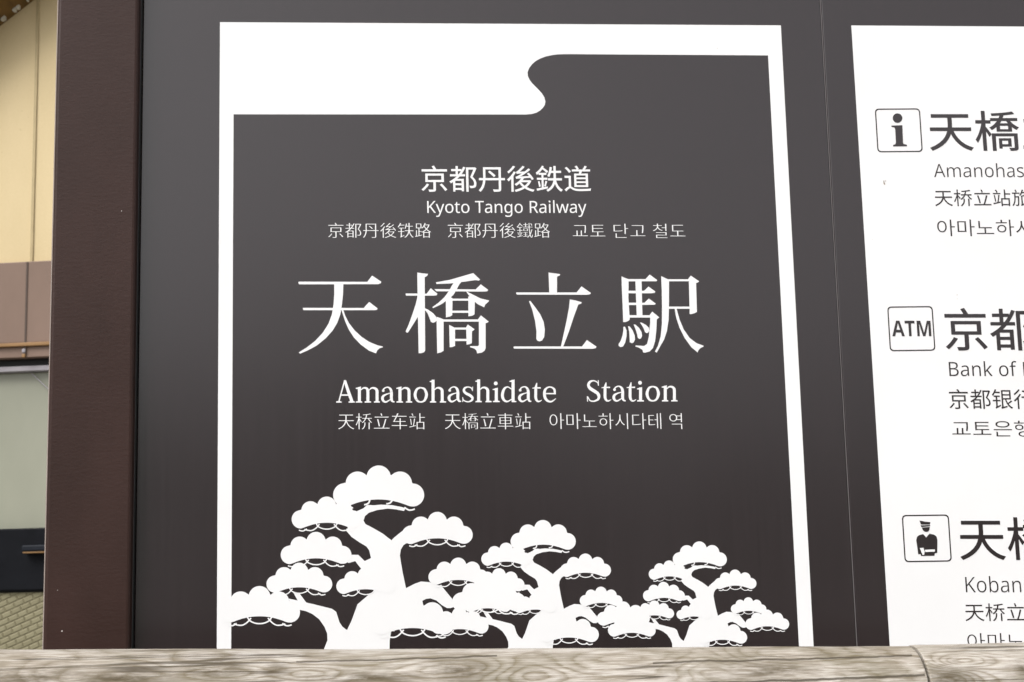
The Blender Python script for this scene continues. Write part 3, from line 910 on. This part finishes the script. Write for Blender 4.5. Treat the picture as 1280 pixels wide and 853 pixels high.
# ------------------------------------------------------------------ weathered log rail in front
Y_RAIL = -.46
R_LOG = .062
def at_depth(px, py, y):
    d = ray(px, py); t = (y - CAM.y) / d.y
    return CAM + d * t
def wood_material(name, knots, offset, stains, smudges=()):
    m = mat(name, (.4, .36, .3), .85, .2)
    g = N(m)
    tc = g.new('ShaderNodeTexCoord')
    mp = g.new('ShaderNodeMapping')
    mp.inputs['Location'].default_value = offset
    mp.inputs['Scale'].default_value = (6.0, 9, 21)
    g.link(tc.outputs['Object'], mp.inputs['Vector'])
    base = g.noise(mp.outputs[0], 1.0, 3.0, .40, .25)
    sep = g.new('ShaderNodeSeparateXYZ')
    g.link(tc.outputs['Object'], sep.inputs[0])
    val = g.math('MULTIPLY', base, .85)
    core = None
    for (kx, kz, sx, sz, amp) in knots:
        ex = g.math('DIVIDE', g.math('SUBTRACT', sep.outputs[0], kx), sx)
        ez = g.math('DIVIDE', g.math('SUBTRACT', sep.outputs[2], kz), sz)
        q = g.math('ADD', g.math('MULTIPLY', ex, ex), g.math('MULTIPLY', ez, ez))
        e = g.math('POWER', 2.718, g.math('MULTIPLY', q, -1.0))
        val = g.math('ADD', val, g.math('MULTIPLY', e, amp))
        c = g.math('POWER', 2.718, g.math('MULTIPLY', q, -9.0))
        if sx < .0:
            core = c if core is None else g.math('MAXIMUM', core, c)
    fine = g.noise(g.coord((20, 160, 240)), 1.0, 5, .6)
    hair = g.noise(g.coord((38, 420, 620)), 1.0, 4, .65)
    val = g.math('ADD', val, g.math('ADD', g.math('MULTIPLY', fine, .022), g.math('MULTIPLY', hair, .020)))
    ph = g.math('FRACT', g.math('MULTIPLY', val, 9.0))
    ring = g.ramp(ph, [(0, .35), (.12, .80), (.40, 1.0), (.62, .75), (.86, .22), (.93, .0), (1.0, .35)], 'EASE')
    fade = g.ramp(g.noise(g.coord((3, 10, 20), (2, offset[0], 1)), 1.0, 4, .6), [(.35, .45), (.60, 1.0)])
    ring = g.math('SUBTRACT', 1.0, g.math('MULTIPLY', g.math('SUBTRACT', 1.0, ring), fade))
    tone = g.noise(g.coord((2.2, 9, 14), (offset[1], 0, 0)), 1.0, 4, .6)
    pale = g.ramp(tone, [(.32, (.335, .295, .245)), (.55, (.465, .428, .388)), (.72, (.57, .535, .505))])
    dark = g.ramp(tone, [(.32, (.16, .13, .088)), (.7, (.27, .232, .18))])
    c = g.mix(ring, dark, pale)
    c = g.mix(g.math('MULTIPLY', g.ramp(fine, [(.36, 1.0), (.56, 0.0)]), .32), c, (.185, .15, .10))
    c = g.mix(g.math('MULTIPLY', g.ramp(hair, [(.36, 1.0), (.52, 0.0)]), .5), c, (.15, .12, .085))
    c = g.mix(g.math('MULTIPLY', g.ramp(hair, [(.52, 0.0), (.66, 1.0)]), .5), c, (.60, .565, .52))
    # green-grey algae patches, densest low on the log
    al = g.noise(g.coord((9, 22, 30), (offset[2], 3, 0)), 1.0, 5, .62)
    low_ = g.ramp(g.math('ADD', g.math('MULTIPLY', sep.outputs[2], 9.0), .5), [(.50, 1.0), (1.0, .25)])
    am = g.math('MULTIPLY', g.ramp(al, [(.46, 0.0), (.57, 1.0)]), low_)
    c = g.mix(g.math('MULTIPLY', am, .72), c, (.105, .088, .042))
    # fine drying cracks along the log
    cn = g.noise(g.coord((1.3, 40, 70), (0, offset[0], 0)), 1.0, 2, .45)
    cr = g.ramp(g.math('ABSOLUTE', g.math('SUBTRACT', cn, .5)), [(0, 1.0), (.006, .85), (.016, 0.0)])
    gate = g.ramp(g.noise(g.coord((4, 12, 12), (7, 0, offset[0])), 1.0, 2, .5), [(.50, 0.0), (.58, 1.0)])
    crack = g.math('MULTIPLY', cr, gate)
    for (z0, dz, xa, xb, th) in stains:         # long checks, placed as on the log
        line = g.math('SUBTRACT', sep.outputs[2], g.math('ADD', z0, g.math('ADD', g.math('MULTIPLY', sep.outputs[0], dz), g.math('MULTIPLY', g.math('SUBTRACT', g.noise(g.coord((6, 0, 0)), 3.0, 3, .6), .5), .006))))
        near = g.ramp(g.math('DIVIDE', g.math('ABSOLUTE', line), th), [(0, 1.0), (.5, .9), (1.0, 0.0)])
        lim = g.math('MULTIPLY', g.math('GREATER_THAN', sep.outputs[0], xa), g.math('LESS_THAN', sep.outputs[0], xb))
        crack = g.math('MAXIMUM', crack, g.math('MULTIPLY', near, lim))
    c = g.mix(g.math('MULTIPLY', crack, .85), c, (.055, .043, .03))
    sm = None
    for (kx, kz, sx, sz) in smudges:
        ex = g.math('DIVIDE', g.math('SUBTRACT', sep.outputs[0], kx), sx)
        ez = g.math('DIVIDE', g.math('SUBTRACT', sep.outputs[2], kz), sz)
        e = g.math('POWER', 2.718, g.math('MULTIPLY', g.math('ADD', g.math('MULTIPLY', ex, ex), g.math('MULTIPLY', ez, ez)), -1.0))
        e = g.math('MULTIPLY', e, g.ramp(g.noise(g.coord((30, 80, 120)), 1.0, 4, .7), [(.35, 0.15), (.6, 1.0)]))
        sm = e if sm is None else g.math('MAXIMUM', sm, e)
    if sm is not None:
        c = g.mix(g.math('MULTIPLY', sm, .95), c, (.085, .066, .04))
    if core is not None:
        c = g.mix(g.math('MULTIPLY', core, .55), c, (.17, .125, .075))
    g.link(c, g.b.inputs['Base Color'])
    h = g.math('SUBTRACT', g.math('ADD', g.math('MULTIPLY', ring, .5), g.math('ADD', g.math('MULTIPLY', fine, .4), g.math('MULTIPLY', hair, .5))), g.math('MULTIPLY', crack, 1.6))
    g.bump(h, .55, .0016)
    return m

def log(name, xa, xb, za_, zb_, yaxis, seed, material, label, rad=R_LOG):
    """peeled pole from xa to xb whose TOP runs from height za_ to zb_"""
    rg = random.Random(seed)
    ph = [rg.uniform(0, 6.28) for _ in range(12)]
    bm = bmesh.new()
    n, seg = 420, 128
    org = Vector((xa, yaxis, (za_ + zb_) / 2 - rad))
    rings = []
    for i in range(n + 1):
        t = i / n
        # closely spaced rings at the two ends give them a worn, rounded arris
        # finer spacing towards both ends
        t = .5 - .5 * math.copysign(abs(math.cos(math.pi * t)) ** .55, math.cos(math.pi * t))
        x = lerp(xa, xb, t)
        e = min(x - xa, xb - x)
        k = 1.0 if e > .0025 else 1 - .012 * (1 - e / .0025) ** 2
        zc = lerp(za_, zb_, t) - rad
        row = []
        for j in range(seg):
            a = 2 * math.pi * j / seg
            w = 1 + .010 * math.sin(a * 2 + ph[0] + x * 2.1) + .006 * math.sin(a * 3 + ph[1] - x * 4) + .005 * math.sin(x * 9 + ph[2] + a) + .003 * math.sin(x * 23 + ph[3] + 3 * a)
            w += .0045 * mnoise.noise(Vector((x * 16, math.cos(a) * 9, math.sin(a) * 9 + seed))) + .0022 * mnoise.noise(Vector((x * 60, math.cos(a) * 40, math.sin(a) * 40 + seed)))
            w = (w - .010) * k
            row.append(bm.verts.new((x - org.x, math.cos(a) * rad * w, zc + math.sin(a) * rad * w - org.z)))
        rings.append(row)
    for i in range(n):
        for j in range(seg):
            bm.faces.new((rings[i][j], rings[i+1][j], rings[i+1][(j+1) % seg], rings[i][(j+1) % seg]))
    bm.faces.new(rings[0]); bm.faces.new(rings[-1][::-1])
    bmesh.ops.recalc_face_normals(bm, faces=bm.faces[:])
    for f in bm.faces: f.smooth = len(f.verts) == 4
    o = obj(name, bm, material, None, None)
    o.location = org
    return tag(o, label, 'log', 'peeled log rails')

# heights of the top edge, from the silhouette against the sign
pa = at_depth(0, 811.2, Y_RAIL); pb = at_depth(1136, 806.6, Y_RAIL); pc = at_depth(1280, 803.6, Y_RAIL)
s1 = (pb.z - pa.z) / (pb.x - pa.x)
s2 = (pc.z - at_depth(1142, 805.2, Y_RAIL).z) / (pc.x - at_depth(1142, 805.2, Y_RAIL).x)
XJ = at_depth(1137, 806, Y_RAIL).x
xa = pa.x - .55; xb = XJ - .0012
za_l = pa.z + s1 * (xa - pa.x); zb_l = pa.z + s1 * (xb - pa.x)
xc = XJ + .0012; xd = XJ + 1.5
zc_l = at_depth(1142, 805.9, Y_RAIL).z; zd_l = zc_l + s2 * (xd - xc) * .4
def local(px, py, xo, zmid):
    # point of the log's front seen at a traced place
    p = at_depth(px, py, Y_RAIL - R_LOG * .75)
    return p.x - xo, p.z - zmid
zm = (za_l + zb_l) / 2 - R_LOG
K = []
for px, py, sx, sz, amp in ((775, 826, .060, .012, .36), (285, 842, .035, .008, .34), (555, 838, .060, .010, .30), (385, 842, .035, .007, .30), (1000, 817, .070, .010, .30), (120, 846, .085, .013, .34), (960, 848, .07, .010, -.3), (890, 838, .03, .016, -.25), (660, 845, .05, .011, -.25)):
    lx, lz = local(px, py, xa, zm)
    K.append((lx, lz, sx, sz, amp))
c1 = local(940, 826, xa, zm); c2 = local(1000, 850, xa, zm); c3 = local(560, 823, xa, zm)
CH = [(c1[1], .0, c1[0] - .10, c1[0] + .17, .0011), (c2[1], .008, c2[0] - .25, xb - xa - .002, .0014), (c3[1], 0, c3[0] - .15, c3[0] + .05, .0009)]
CH = [(z0 - dz * (c[0]) if dz else z0, dz, a, b, th) for (z0, dz, a, b, th), c in zip(CH, (c1, c2, c3))]
SM = [local(px, py, xa, zm) + (sx, sz) for px, py, sx, sz in ((272, 835, .030, .010), (345, 838, .012, .006), (572, 838, .030, .010), (962, 838, .040, .007), (150, 848, .05, .008), (40, 846, .05, .008), (455, 848, .05, .005))]
wood1 = wood_material('weathered_pine_log', K, (1.3, 4.2, 2.0), CH, SM)
log('log_rail', xa, xb, za_l, zb_l, Y_RAIL, 4, wood1, 'long weathered grey log rail running below the dark station name sign')
zm2 = (zc_l + zd_l) / 2 - R_LOG
K2 = []
for px, py, sx, sz, amp in ((1207, 827, .032, .007, .38), (1240, 827, .07, .016, .25), (1178, 852, .032, .012, -.38)):
    lx, lz = local(px, py, xc, zm2)
    K2.append((lx, lz, sx, sz, amp))
SM2 = [local(px, py, xc, zm2) + (sx, sz) for px, py, sx, sz in ((1180, 849, .028, .011), (1277, 836, .010, .008), (1192, 828, .004, .002))]
wood2 = wood_material('weathered_pine_log_darker', K2, (6.1, 2.7, 5.5), [], SM2)
log('log_rail', xc, xd, zc_l, zd_l, Y_RAIL, 9, wood2, 'short end of a weathered log rail butted on at the right below the directory sign', R_LOG)
